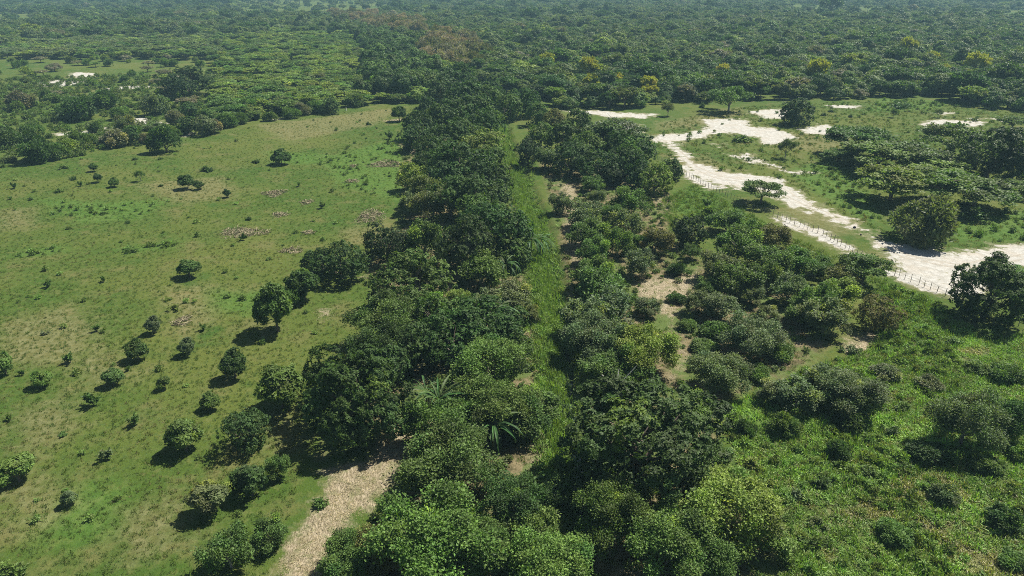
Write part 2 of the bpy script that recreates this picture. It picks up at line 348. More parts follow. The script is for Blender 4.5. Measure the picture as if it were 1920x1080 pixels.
def make_crown(kind, seed, n, lf):
    r = np.random.RandomState(seed)
    if kind == 'mango':                              # dense, in rosettes of long leaves on bulging clumps
        nr_, per = n // 7, 7
        sub, sn, si, C, d = crown_points(r, 600, 44, .40, .36, .43, .165, (.66, 1.0), -.85)
        k_ = r.randint(0, 600, nr_); e_ = unit(r.normal(size=(nr_, 3)) + sn[k_] * .9 + [0, 0, .3])
        pos = sub[k_] + e_ * (.040 * r.uniform(.5, 1.15, nr_))[:, None]; nm = unit(e_ + sn[k_] * .5); ci = si[k_]
        pos = np.repeat(pos, per, 0); N = np.repeat(nm, per, 0); cj = np.repeat(ci, per)
        a = r.normal(size=(len(pos), 3)); tang = unit(np.cross(N, a))
        dr = tang + N * r.uniform(-.15, .7, len(pos))[:, None] + [0, 0, -.25]; nrm = unit(N + r.normal(0, .35, N.shape) + [0, 0, .6])
        V, Q = leaves(pos + N * .004, dr, nrm, lf * r.uniform(.7, 1.2, len(pos)), .27, .06); col = colours(r, cj, 80, .42, .15, .04)
    elif kind == 'young':                            # small dense head on a clear stem
        pos, nm, ci, C, d = crown_points(r, n // 5, 36, .40, .34, .62, .15, (.6, .92), -.75)
        pos = np.repeat(pos, 5, 0); N = np.repeat(nm, 5, 0); cj = np.repeat(ci, 5)
        dr = unit(np.cross(N, r.normal(size=pos.shape))) + N * r.uniform(-.1, .8, len(pos))[:, None] + [0, 0, -.2]
        V, Q = leaves(pos, dr, unit(N + r.normal(0, .35, N.shape) + [0, 0, .3]), lf * r.uniform(.7, 1.2, len(pos)), .22, .06); col = colours(r, cj, 50, .25, .14, .05)
    elif kind == 'loose':                            # thin, fine-leaved, gaps between the sprays
        pos, nm, ci, C, d = crown_points(r, n, 46, .42, .33, .42, .115, (.45, 1.05), -.4)
        pos += r.normal(0, .028, pos.shape)
        V, Q = leaves(pos, unit(r.normal(size=pos.shape) + nm * .5), unit(r.normal(0, .5, pos.shape) + [0, 0, 1]), lf * r.uniform(.6, 1.3, n), .36, .08); col = colours(r, ci, 80, .55, .16, .04)
    elif kind == 'airy':                             # very sparse: twigs show
        pos, nm, ci, C, d = crown_points(r, n, 34, .43, .30, .50, .11, (.5, 1.0), -.2)
        pos += r.normal(0, .025, pos.shape)
        V, Q = leaves(pos, unit(r.normal(size=pos.shape)), unit(r.normal(0, .7, pos.shape) + [0, 0, .7]), lf * r.uniform(.6, 1.3, n), .24, .05); col = colours(r, ci, 60, .3, .1)
    elif kind == 'flat':                             # layered, spreading thorn tree
        nl = 46
        a = r.uniform(0, 2 * pi, nl); q = np.sqrt(r.rand(nl)) * .42
        C = np.c_[q * np.cos(a), q * np.sin(a), .50 - .55 * q ** 2 - r.uniform(0, .13, nl) + r.normal(0, .02, nl)]
        rad = r.uniform(.07, .15, nl); ci = r.choice(nl, n, p=rad ** 2 / (rad ** 2).sum())
        e = unit(r.normal(size=(n, 3))) * (r.rand(n) ** .4)[:, None]; pos = C[ci] + e * rad[ci][:, None] * [1, 1, .28]
        V, Q = leaves(pos, unit(r.normal(size=pos.shape) * [1, 1, .35]), unit(r.normal(0, .45, pos.shape) + [0, 0, 1]), lf * r.uniform(.6, 1.3, n), .30, .03); col = colours(r, ci, nl, .25, .14); d = None
    elif kind == 'dome':                             # broad woodland crown, many rounded heads
        pos, nm, ci, C, d = crown_points(r, n, 40, .42, .36, .44, .15, (.6, .95), -.6)
        V, Q = leaves(pos, unit(np.cross(nm, r.normal(size=pos.shape)) + [0, 0, -.2]), unit(nm + r.normal(0, .5, pos.shape) + [0, 0, .25]), lf * r.uniform(.6, 1.3, n), .33, .08); col = colours(r, ci, 60, .25, .16, .05)
    elif kind == 'bare':                             # dry crown: russet seed heads and twigs
        pos, nm, ci, C, d = crown_points(r, n, 60, .43, .38, .48, .12, (.5, 1.0), -.4)
        V, Q = leaves(pos, unit(r.normal(size=pos.shape) + nm), r.normal(size=pos.shape), lf * r.uniform(.7, 1.8, n), .16, .02); col = colours(r, ci, 80, .35, .15)
    elif kind == 'bush':                             # leafy to the ground
        pos, nm, ci, C, d = crown_points(r, n, 34, .40, .30, .20, .15, (.45, .95), -.15)
        pos[:, 2] = np.abs(pos[:, 2] - .01) + .01
        V, Q = leaves(pos, unit(r.normal(size=pos.shape) + nm * .9), unit(r.normal(0, .5, pos.shape) + nm * .4 + [0, 0, .7]), lf * r.uniform(.6, 1.3, n), .24, .08); col = colours(r, ci, 60, .3, .14, .04)
    elif kind == 'scruff':                           # ragged low growth, leaning shoots
        ns = 16; a = r.uniform(0, 2 * pi, ns); q = r.uniform(0, .42, ns) * np.where(np.cos(a - r.uniform(0, 6)) > 0, 1, .55)
        B0 = np.c_[q * np.cos(a), q * np.sin(a), np.zeros(ns)]; Hs = r.uniform(.12, .5, ns) * (1.1 - q); ci = r.randint(0, ns, n); t = r.rand(n)
        C = B0 + np.c_[r.normal(0, .06, (ns, 2)), Hs]; d = None
        pos = B0[ci] * (1 - t[:, None]) + C[ci] * t[:, None] + r.normal(0, .045, (n, 3)); pos[:, 2] = np.abs(pos[:, 2])
        V, Q = leaves(pos, unit(r.normal(size=pos.shape) + [0, 0, .4]), unit(r.normal(0, .5, pos.shape) + [0, 0, .9]), lf * r.uniform(.6, 1.2, n), .26, .08); col = colours(r, ci, ns, .3, .14)
    else:                                            # 'sprig': a few leafy shoots
        ns = 9; a = r.uniform(0, 2 * pi, ns); tilt = r.uniform(.15, .75, ns); Ls = r.uniform(.5, .95, ns)
        D = np.c_[np.sin(tilt) * np.cos(a), np.sin(tilt) * np.sin(a), np.cos(tilt)]; ci = r.randint(0, ns, n); t = r.uniform(.35, 1, n)
        pos = D[ci] * (t * Ls[ci])[:, None] + [0, 0, .12]; C = D * Ls[:, None]; d = None
        V, Q = leaves(pos, unit(D[ci] * .4 + r.normal(size=pos.shape)), unit(r.normal(0, .5, pos.shape) + [0, 0, .8]), lf * r.uniform(.6, 1.2, n), .26, .08); col = colours(r, ci, ns, .25, .12)
    hi = C[np.argsort(-C[:, 2])[:max(8, len(C) // 2)]]
    tg = hi[r.choice(len(hi), min(len(hi), 8 if kind != 'sprig' else 6), replace=False)]
    fork = {'scruff': .03, 'young': .26, 'mango': .16, 'loose': .16, 'airy': .22, 'flat': .20, 'dome': .2, 'bare': .2, 'bush': .04, 'sprig': .12}[kind]
    r0 = {'scruff': .012, 'young': .03, 'mango': .035, 'loose': .022, 'airy': .022, 'flat': .025, 'dome': .03, 'bare': .03, 'bush': .02, 'sprig': .03}[kind]
    TV, TQ = limbs(r, tg * [.92, .92, .95], fork, r0)
    return (V, Q, col), (TV, TQ)
ZC = {'scruff': .2, 'young': .62, 'mango': .43, 'loose': .42, 'airy': .48, 'flat': .42, 'dome': .44, 'bare': .48, 'bush': .25, 'sprig': .45}
PROTO = {}
def proto(key, kind, count, n, lf, seed, scattered=False, bark=None):
    PROTO[key] = []
    for i in range(count):
        (V, Q, col), (TV, TQ) = make_crown(kind, seed + i * 17, n, lf)
        if scattered:
            VV = np.concatenate([V, TV]); QQ = np.concatenate([Q, TQ + len(V)]); cc = np.concatenate([col, np.ones((len(TQ), 3))])
            PROTO[key].append(mesh(key, VV, QQ, [M_LEAFI, bark or M_BARK], np.r_[np.zeros(len(Q)), np.ones(len(TQ))], cc))
        else:
            PROTO[key].append((mesh(key + "_crown", V, Q, M_LEAF, None, col), mesh(key + "_trunk", TV, TQ, bark or M_BARK, smooth=True), kind))
proto('mango_big', 'mango', 3, 56000, .025, 100)
proto('mango', 'mango', 5, 15000, .038, 200)
proto('mango_far', 'mango', 4, 8000, .055, 260)
proto('loose_big', 'loose', 3, 24000, .026, 300)
proto('loose', 'loose', 6, 8500, .043, 330, bark=M_BARKP)
proto('airy', 'airy', 3, 4500, .055, 400, bark=M_BARKP)
proto('young', 'young', 4, 5200, .10, 500)
proto('bush', 'bush', 5, 4200, .075, 560)
proto('scruff', 'scruff', 6, 700, .13, 650)
proto('sprig', 'sprig', 5, 420, .24, 600)
proto('flat', 'flat', 5, 7000, .042, 700)
proto('wood_dome', 'dome', 6, 4200, .070, 800)
proto('wood_flat', 'flat', 5, 4200, .062, 850)
proto('wood_bare', 'bare', 3, 7500, .060, 900, bark=M_BARKP)
proto('wood_bush', 'bush', 3, 2600, .10, 930)

TINT = {'d': ((.058, .104, .027), "dark green"), 'g': ((.092, .150, .036), "mid green"), 'o': ((.106, .145, .044), "olive"), 'y': ((.165, .218, .048), "yellow-green"),
        'b': ((.128, .134, .046), "brown-tinged"), 's': ((.130, .165, .074), "grey-green"), 'l': ((.118, .190, .044), "bright green"), 'k': ((.042, .070, .022), "blackish green"), 'r': ((.235, .195, .140), "russet"), 'f': ((.32, .32, .035), "yellow-flowering"), 'w': ((.165, .160, .100), "bare grey")}
RNG = random.Random(7)
def jitter(c, a=.10):
    m = 1 + RNG.uniform(-a, a); return (c[0] * m * (1 + RNG.uniform(-a, a)), c[1] * m, c[2] * m * (1 + RNG.uniform(-a, a)), 1)
def plant(name, key, x, y, W, tint, zs=1.0, cat="tree"):
    pr = PROTO[key]; c, t, kind = pr[RNG.randrange(len(pr))]
    root = link(bpy.data.objects.new(name, None)); root.empty_display_size = .3
    root.location = (x, y, float(ground_z(np.array([x]), np.array([y]))[0])); root.rotation_euler = (0, 0, RNG.uniform(0, 2 * pi)); root.scale = (W * RNG.uniform(.9, 1.12), W * RNG.uniform(.9, 1.12), W * zs)
    a = link(bpy.data.objects.new("crown", c), root); a.color = jitter(TINT[tint][0]); link(bpy.data.objects.new("trunk", t), root)
    root["category"] = cat
    return root
def locate(cx, cy, w, kind, zs=1.0):
    """crown centre and width in the photograph -> place on the ground and real width"""
    x, y, z = ray(cx, cy); t = HC / (ZC[kind] * zs * w / F - z)
    return x * t, y * t, w * t / F
# ------------------------------------------------------------------ countable trees and shrubs
# crown centre x, y and width in the photograph; kind; leaf colour; optional height factor | own label | name as a landmark
NOUN = {'M': ("mango_tree", "dense mango tree", "tree"), 'L': ("orchard_tree", "loose-leaved orchard tree", "tree"), 'A': ("thin_tree", "thin see-through tree", "tree"),
        'Y': ("young_tree", "small round-headed tree", "tree"), 'B': ("shrub", "leafy shrub", "shrub"), 'S': ("sapling", "tiny sapling", "sapling"), 'U': ("thorn_tree", "flat-topped thorn tree", "tree")}
GROUPS = {'pasture': "young trees dotted over the green pasture", 'row': "tall mango row on the pasture side of the ditch", 'orchard': "orchard trees between ditch and fence",
          'clearing': "trees standing in the sandy clearing", 'weeds': "shrubs and trees in the weedy corner past the orchard", 'scrub': "bushes along the far pasture edge"}
ROWS = {}
ROWS['pasture'] = """
353 503 44 Y g .7 | wide low tree standing alone in the middle of the pasture | the wide lone tree in mid pasture
287 607 30 Y s
255 655 38 Y d .9
350 648 30 Y s
437 680 50 Y d
523 725 80 Y g .95 | full round dark tree nearly touching the shadow of the big mango | the full round tree in the pasture
513 575 74 Y g 1.15 | slim-trunked round tree whose bare stem shows above its shadow | the slim-trunked round tree
545 556 44 L g
567 532 58 Y d .95
590 494 44 M d
637 494 100 M d .75 | broad spreading dark tree at the head of the diagonal pasture row | the broad dark tree heading the diagonal row
725 458 80 M k .95 | blackish ball-shaped mango at the edge of the pasture | the blackish ball-shaped mango
130 672 20 S g
83 625 18 B s .7
180 616 13 S g
380 613 14 S g
327 575 26 B y .8
90 532 13 S d
193 523 12 S g
460 445 11 B d .7
5 682 36 Y l
77 712 34 Y l .8
209 706 36 Y g .8
307 716 24 Y g
172 750 26 S d
253 789 22 S g
393 750 34 Y g .9
343 815 62 Y g .95 | round mid green tree with an equally round black shadow at its foot | the round tree with a round black shadow
460 808 84 M d 1.0 | tall full tree in the pasture beside a patch of orange grass | the tall tree beside the orange grass
468 899 60 Y d
517 879 48 L g 1.2
390 935 70 Y s .85 | grey-green tree with bare pale soil showing at its foot | the grey-green tree on bare pale soil
425 912 38 B y .7
28 880 70 Y l .65 | bright wide bush-like tree cut by the picture edge, low black shadow | the bright wide tree at the picture edge
198 854 22 S s
129 934 28 Y s
17 783 14 S g
117 815 24 B g .5
20 1067 56 B l .8
428 1035 96 L g 1.0
505 1003 66 L g 1.0
600 945 40 B g .7
118 314 20 B g .7
175 314 17 Y d .8
137 334 18 B d .8
182 333 17 Y d .9
213 341 19 Y g .8
262 330 18 A g 1.2
252 298 17 B d .5
300 297 12 B d .7
350 339 30 Y d .8
372 347 18 Y d .8
387 316 30 B d .6
480 303 20 B d .6
526 293 38 Y d .62 | lone dark round tree far out in the pasture, small black shadow | the lone dark tree far out in the pasture
25 348 11 S d
110 357 24 B g .6
302 347 14 B d .6
425 362 15 Y d .9
57 372 14 B d .7
193 400 20 B g .5
240 417 15 B d .6
263 401 9 B d .6
467 411 17 B d .7
603 385 11 S d
748 212 28 Y d .9
797 206 28 M d .8
690 232 12 B d
730 255 14 S d
728 267 14 B g
455 446 12 S d
315 560 18 B y .7
110 358 14 B d
150 345 10 S g
40 700 12 S g
240 690 10 S g
560 345 9 S g
"""
ROWS['row'] = """
672 757 168 M d .95 | big dark mango beside the straw track with the widest shadow in the pasture | the big mango beside the straw track
620 720 70 M d
715 690 90 M d
840 868 156 L g .9 | large fine-leaved tree filling the space between straw track and banana plants | the large fine-leaved tree by the straw track
805 800 90 L g
870 792 90 L g
930 772 120 L g .9
975 800 80 L d .8
1005 765 80 L g .7
970 955 112 L d .95
1033 920 62 M l .9
840 965 90 L g .8
805 1015 176 L l .95 | broad bright green tree at the near end of the mango row | the broad bright green tree
725 1030 110 L b .9 | brown-flushed tree next to the near end of the straw track | the brown-flushed tree
665 1045 110 L g .8
905 1035 110 L g
1020 1065 136 L l .95
1000 1000 92 L g
745 965 60 L g .7
773 540 122 M g .85
715 562 40 M d
923 570 70 L s .7
905 512 80 L g .8
960 562 66 L s .8
990 592 46 L b .7
857 560 46 L y .8
723 606 112 L g .85
825 602 92 M g
915 615 112 M d .85
850 642 112 M d .95
705 667 112 L d 1.0
765 660 90 M d 
920 692 120 L g .85
870 735 90 L g .8
955 655 70 L g .8
797 460 76 L o 1.1
800 392 72 L s .9
845 380 80 M d
905 378 84 M d
870 470 94 M k 1.1
930 440 104 M d 1.0
905 415 84 M g
920 470 54 M y .9 | mango with a lime-coloured flush of new leaves beside the banana clump | the lime-flushed mango
960 480 60 M g .9
845 165 64 M d .75
820 182 44 M d
862 155 52 M d
875 200 62 M d
850 225 62 M d
825 232 52 M g
783 242 46 M d 1.1
780 263 52 M d .85
895 222 58 M d
922 178 44 M d
955 206 46 M g
905 247 70 M d
847 266 72 M d
813 290 56 M d 1.0
905 282 82 M y .75 | mango with yellow-green top where the tree row narrows | the yellow-topped mango in the row
868 322 102 M d .85
925 312 70 M g .9
775 337 56 L y .9 | yellowish loose tree on the pasture edge of the mango row | the yellowish tree at the pasture edge
805 365 62 L o
835 345 70 M d
935 345 50 M d
870 265 60 M g
915 190 44 M g
890 178 44 M d
800 210 40 M d
795 310 40 M d
770 385 40 L s
"""
ROWS['orchard'] = """
1205 822 262 M d .86 | huge dark mango crowding the ditch, the biggest crown of all | the huge ditch-side mango
1310 765 80 L g .6
1335 860 80 L g .7
1130 910 64 L g
1155 965 130 L g 1.1
1255 1010 150 L l .95
1370 965 180 L y .9 | pale sunlit spreading tree in front of the weedy corner | the pale sunlit spreading tree
1310 1030 130 L g .9
1440 1010 90 L l .8
1340 920 90 L l .7
990 197 52 M d
1005 217 44 M g
970 190 40 M d
1015 256 54 M l .9
990 287 48 M k 1.1
1023 297 62 L s .8
1057 263 62 M d
1070 300 78 M d .85
1100 281 62 M g
1125 316 78 M d .8
1085 236 54 M d
1040 226 42 M b
1135 265 60 M d
1157 236 112 U s 1.0 | wide grey umbrella-shaped thorn tree at the corner of the clearing | the wide grey umbrella tree
1187 282 84 M d .95
1172 307 72 M d
1228 338 66 M y .95 | yellow-tipped mango at the last corner before the fence | the yellow-tipped mango by the fence start
1200 330 56 M d
1257 320 42 M d
1150 330 50 M k .9
1115 347 44 L g .8
1055 382 48 L s .9
1117 372 36 L s
1105 407 72 L s .85
1180 380 66 L g .9
1105 440 76 L g .8
1173 420 64 L s .9
1160 455 62 L g
1230 452 72 L b .85
1205 495 60 L s 1.0 | small tree on a thin stem over the straw floor, black shadow | the thin-stemmed tree on the straw floor
1115 472 62 L g
1140 405 50 L g
1195 455 40 L g
1270 507 42 B d .9
1115 515 90 L g .8
1125 545 100 L g .85
1095 600 84 L s .95
1142 590 104 L s .9
1110 632 110 L s .85
1217 575 52 L s .8
1215 655 112 L y .95 | bright pale-leaved tree bordering the bare straw floor | the bright pale-leaved tree
1160 650 80 L s
1130 692 84 L g .8
1180 700 80 L g .7
1295 437 62 M k 1.0 | dark round mango by the bright grass strip, inky shadow | the dark mango by the bright grass strip
1333 402 52 B l .7
1363 417 72 L g .7
1400 430 60 L g .7
1453 445 78 L b .65 | brownish-topped tree facing the fence across bright grass | the brownish-topped tree facing the fence
1385 462 90 L g .8
1347 502 76 L s .9
1430 490 90 L g .8
1380 527 96 L g .8
1437 517 72 L o .9
1410 557 50 L s .9
1493 497 82 L g .8
1480 547 72 L s .9
1540 500 60 L g .7
1625 492 100 U g 1.15 | umbrella-shaped tree leaning over the fence, forked bare limbs showing | the umbrella tree over the fence
1580 520 64 L b .8
1573 552 80 L y .8
1547 597 92 L s .85
1533 570 80 L g
1500 590 60 L g .8
1648 592 78 M b .95 | yellow-topped dark tree on litter ground with a pool of shadow | the yellow-topped tree on litter ground
1305 568 46 L s 1.1
1347 577 70 L s .8
1413 632 108 L s .85
1340 620 60 B g .7
1290 610 40 B g .7
1355 702 110 L s .85
1320 650 50 B g .6
1440 595 50 L s .8
1270 560 36 B d .7
1460 660 60 B g .7
1295 475 40 L g .8
1330 540 50 L g .8
"""
ROWS['clearing'] = """
1730 424 128 B s 1.0 | dense grey round bush-like tree beside the white sand track | the dense grey tree by the sand track
1857 552 132 M d .88 | big dark mango with several trunks showing, by the sand | the big mango by the fence end
1893 508 64 U l 1.1
1430 352 78 U g 1.15 | see-through thorn tree between the fence and the sand track | the thorn tree between fence and track
1497 214 54 M k .85 | solitary blackish round tree beside a white sand patch | the solitary blackish tree
1368 188 76 A g .62 | airy clump of thin stems standing just out from the wood | the airy thin-stemmed tree
1317 199 17 B g
1253 205 24 A s 1.1
1475 278 30 A s 1.25 | sparse spindly tree with bare stem in mid clearing | the sparse spindly tree
1677 212 14 A g 1.2
1760 213 14 A s 1.2
1903 224 56 U g 1.0
1615 252 104 U g 1.1
1572 288 56 U g .9
1650 284 124 U l .9
1715 284 124 U g .9
1795 250 134 U g 1.0
1860 296 124 M k .85 | blackish heavy-crowned tree closing the far side of the thorn grove | the blackish tree of the thorn grove
1680 330 134 U y 1.0 | wide thorn tree with thin bare trunks facing the clearing | the thorn tree with thin bare trunks
1770 335 134 U l 1.0
1835 352 134 U g .9
1905 290 70 M d 1.0
1750 310 110 U y .8
1900 345 70 U g .9
1830 400 64 B g .5
1810 385 50 B g .5
1690 405 40 B d .6
1390 260 56 B g .35
1595 218 13 B d .8
1690 200 40 B d .4
1545 215 20 B g .5
1558 208 18 B g .5
1380 402 20 B d
1325 382 14 S d
1890 395 30 B g .6
"""
ROWS['weeds'] = """
1397 805 48 B d .9
1467 797 62 B g .9
1497 742 92 L s .7
1605 742 112 L s .75
1550 715 80 L s .7
1597 782 74 B d .8
1573 845 54 B d .8
1673 811 38 B d .7
1693 764 38 B g .7
1815 790 118 L s 1.1 | open-branched tree whose bare forked limbs show above a black shadow | the open-branched tree
1895 790 74 L d 1.2
1745 852 74 B d .6
1912 850 46 B l .8
1540 905 42 B d .8
1623 885 44 B g .6
1493 927 44 B s .7
1773 927 54 B s .8
1410 870 44 B y .7
1530 977 38 B s .8
1680 1000 60 B l .8
1450 735 60 L s .7
1420 700 50 B g .7
1885 700 60 B g .7
1740 720 50 B s .6
1890 975 70 B d .7
1830 690 50 B g .5
1860 620 50 B g .5
1700 880 40 B g .6
1850 870 60 B g .7
1660 700 50 B s .6
1600 660 40 B s .6
1905 1050 60 B g .6
1790 640 40 B g .5
1350 790 44 B y .6
"""
ROWS['scrub'] = """
310 267 56 B d 1.3 | dark spreading tree jutting from the scrub into the far pasture | the dark tree jutting into the far pasture
67 284 68 B d 1.1
105 288 42 B g
143 265 42 B g
215 264 46 B w 1.0
247 258 34 M d .9
353 238 34 M d .9
384 237 40 M s .9
355 209 38 M d .8
288 201 52 B s 1.1
300 178 24 B l 1.1
353 158 88 M k .6 | largest dark dome-shaped tree amid the pale scrub | the largest dark dome in the scrub
140 210 70 B d .9
40 192 56 B w .9
197 192 56 B d .9
220 216 32 B g 1.0
620 201 32 M d .9
480 221 15 B d
170 262 30 B g
20 260 60 B d .9
275 262 30 B w
330 225 40 B w
400 240 36 B w
425 228 40 B g
545 214 30 B g
570 206 34 B w
590 203 34 B g
505 220 26 B g
450 225 30 B g
240 240 50 B s 1.1
290 238 44 U s 1.1
180 240 30 B g
60 248 36 B g
330 252 22 B g
15 300 30 B s .6
"""
LAND = [((452, 438), "the longest straw pile"), ((695, 407), "the round straw pile by the mango row"), ((725, 308), "the farthest straw pile"), ((513, 363), "the small straw pile in mid pasture"),
        ((345, 585), "the brown weedy patch in the pasture"), ((80, 650), "the grey dry patch in the pasture"), ((60, 400), "the reddish dry band in the far pasture"),
        ((825, 738), "the tall upright banana plant"), ((923, 572), "the star-shaped banana plant"), ((998, 442), "the banana clump on the ditch bank"), ((930, 890), "the yellow banana leaf"),
        ((1068, 680), "the glint of ditch water"), ((1240, 540), "the bare straw floor"), ((1040, 860), "the brown straw bank of the ditch"), ((1560, 450), "the fence posts on white sand"),
        ((1660, 1060), "the bright grass mound"), ((1560, 820), "the lush green weed patch"), ((1800, 655), "the litter patch in the weeds"), ((240, 165), "the long white sand strip in the scrub"), ((150, 248), "the lower sand track in the scrub"),
        ((620, 208), "the dip in the far pasture edge")]
ORD = ["", "next to", "second out from", "third out from", "fourth out from", "fifth out from", "sixth out from", "seventh out from", "eighth out from", "ninth out from", "tenth out from", "eleventh out from", "twelfth out from"]
def build_trees():
    items = []
    for zone, txt in ROWS.items():
        for ln in txt.strip().splitlines():
            f = [s.strip() for s in ln.split("|")]; a = f[0].split()
            cx, cy, w = map(float, a[:3]); code, tint = a[3], a[4]; zs = float(a[5]) if len(a) > 5 else 1.0
            kind = {'M': 'mango', 'L': 'loose', 'A': 'airy', 'Y': 'young', 'B': 'bush', 'S': 'sprig', 'U': 'flat'}[code]
            key = kind
            if code == 'M': key = 'mango_big' if w >= 125 else ('mango' if w >= 66 else 'mango_far')
            if code == 'L' and w >= 105: key = 'loose_big'
            if code == 'B' and zone in ('pasture', 'weeds', 'clearing') and w < (45 if zone == 'weeds' else 90): key = kind = 'scruff'
            if code == 'U' and zone == 'clearing': zs *= .85
            x, y, W = locate(cx, cy, w, kind, zs); W *= {'row': 1.16, 'orchard': 1.02, 'pasture': 1.05, 'weeds': 1.08}.get(zone, 1.08)
            name, noun, cat = NOUN[code]
            o = plant(name, key, x, y, W, tint, zs, cat); o["group"] = GROUPS[zone]
            items.append([o, x, y, W, code, tint, zone, f[1] if len(f) > 1 else None, f[2] if len(f) > 2 else None])
    lands = [(*G(*p), ph) for p, ph in LAND] + [(i[1], i[2], i[8]) for i in items if i[8]]
    classes = {}
    for it in items:
        o, x, y, W, code, tint, zone, lab, lm = it
        if lab: o["label"] = lab; continue
        d, ph = min((math.hypot(x - a, y - b), p) for a, b, p in lands)
        word = "" if code != 'S' else ""
        classes.setdefault((NOUN[code][1], TINT[tint][1], ph), []).append((d, o))
    for (noun, tw, ph), L in classes.items():
        L.sort(key=lambda q: q[0])
        for i, (d, o) in enumerate(L): o["label"] = f"{tw} {noun}, {ORD[i + 1] if len(L) > 1 else 'standing near'} {ph}"
    return items
TREES = build_trees()

# ------------------------------------------------------------------ scattered growth nobody could count (geometry nodes)
def scatter(name, label, protos, pts, scales, rots, tints, idx):
    """points carrying scale, rotation, colour and kind; one object whose nodes set a plant on each"""
    hid = bpy.data.collections.new(name + "_kinds")
    for i, me in enumerate(protos): hid.objects.link(bpy.data.objects.new(f"{name}_kind_{i:02d}", me))
    me = bpy.data.meshes.new(name); n = len(pts)
    me.vertices.add(n); me.vertices.foreach_set("co", np.asarray(pts, np.float32).ravel())
    def at(nm, ty, v, key="value"): a = me.attributes.new(nm, ty, 'POINT'); a.data.foreach_set(key, np.ascontiguousarray(v).ravel())
    at("size", 'FLOAT_VECTOR', np.asarray(scales, np.float32), "vector"); at("turn", 'FLOAT_VECTOR', np.asarray(rots, np.float32), "vector")
    at("tint", 'FLOAT_COLOR', np.c_[np.asarray(tints), np.ones(n)].astype(np.float32), "color"); at("kind", 'INT', np.asarray(idx, np.int32))
    o = link(bpy.data.objects.new(name, me)); tag(o, label, None, None, "stuff")
    g = bpy.data.node_groups.new(name, 'GeometryNodeTree'); N = g.nodes
    g.interface.new_socket("Geometry", in_out='INPUT', socket_type='NodeSocketGeometry'); g.interface.new_socket("Geometry", in_out='OUTPUT', socket_type='NodeSocketGeometry')
    gi, go = N.new("NodeGroupInput"), N.new("NodeGroupOutput")
    ci = N.new("GeometryNodeCollectionInfo"); ci.inputs["Collection"].default_value = hid; ci.inputs["Separate Children"].default_value = True; ci.inputs["Reset Children"].default_value = True
    ip = N.new("GeometryNodeInstanceOnPoints"); ip.inputs["Pick Instance"].default_value = True
    def na(nm, ty): q = N.new("GeometryNodeInputNamedAttribute"); q.data_type = ty; q.inputs[0].default_value = nm; return q.outputs[0]
    L = g.links
    L.new(gi.outputs[0], ip.inputs["Points"]); L.new(ci.outputs[0], ip.inputs["Instance"]); L.new(na("kind", 'INT'), ip.inputs["Instance Index"])
    er = N.new("FunctionNodeEulerToRotation"); L.new(na("turn", 'FLOAT_VECTOR'), er.inputs[0]); L.new(er.outputs[0], ip.inputs["Rotation"])
    L.new(na("size", 'FLOAT_VECTOR'), ip.inputs["Scale"]); L.new(ip.outputs[0], go.inputs[0])
    m = o.modifiers.new("growth", 'NODES'); m.node_group = g
    return o
def tints(r, keys, p, n, a=.16):
    base = np.array([TINT[k][0] for k in keys])[r.choice(len(keys), n, p=np.array(p) / sum(p))]
    return base * (1 + r.uniform(-a, a, (n, 1))) * (1 + r.uniform(-.07, .07, (n, 3)))

# ---- the wood: every place for a tree, then the 300 that show largest of each sort become objects
proto('far_dome', 'dome', 5, 3000, .080, 1000, True)
proto('far_flat', 'flat', 4, 2600, .075, 1050, True)
proto('far_bare', 'bare', 2, 2600, .08, 1090, True, M_BARKP)
proto('far_bush', 'bush', 3, 1500, .12, 1120, True)
BROWN = [(GP([(795, 100), (820, 78), (870, 88), (900, 122), (885, 150), (850, 148), (815, 128)])), GP([(690, 56), (740, 46), (800, 56), (780, 76), (720, 70)]), GP([(620, 36), (690, 36), (700, 44), (640, 48)])]
YELLOW = [(1025, 108, 30), (1105, 120, 40), (1085, 110, 16), (1110, 148, 30), (1157, 145, 24), (1222, 140, 48), (1215, 152, 30), (1535, 124, 42), (1705, 82, 36), (1835, 112, 40), (1772, 128, 22), (1355, 128, 26), (1345, 140, 24), (1750, 104, 22), (1120, 163, 26)]
GREEN_ROW = GP([(680, 190), (790, 185), (830, 150), (770, 100), (720, 70), (660, 70), (690, 110)])
GAPS = [GP([(455, 36), (640, 34), (740, 24), (740, 1), (455, 1)]), GP([(-200, 48), (60, 48), (60, 26), (-200, 26)]), GP([(120, 24), (330, 27), (330, 18), (120, 16)]), GP([(1480, 22), (1990, 40), (1990, 22), (1480, 8)])] + SAND
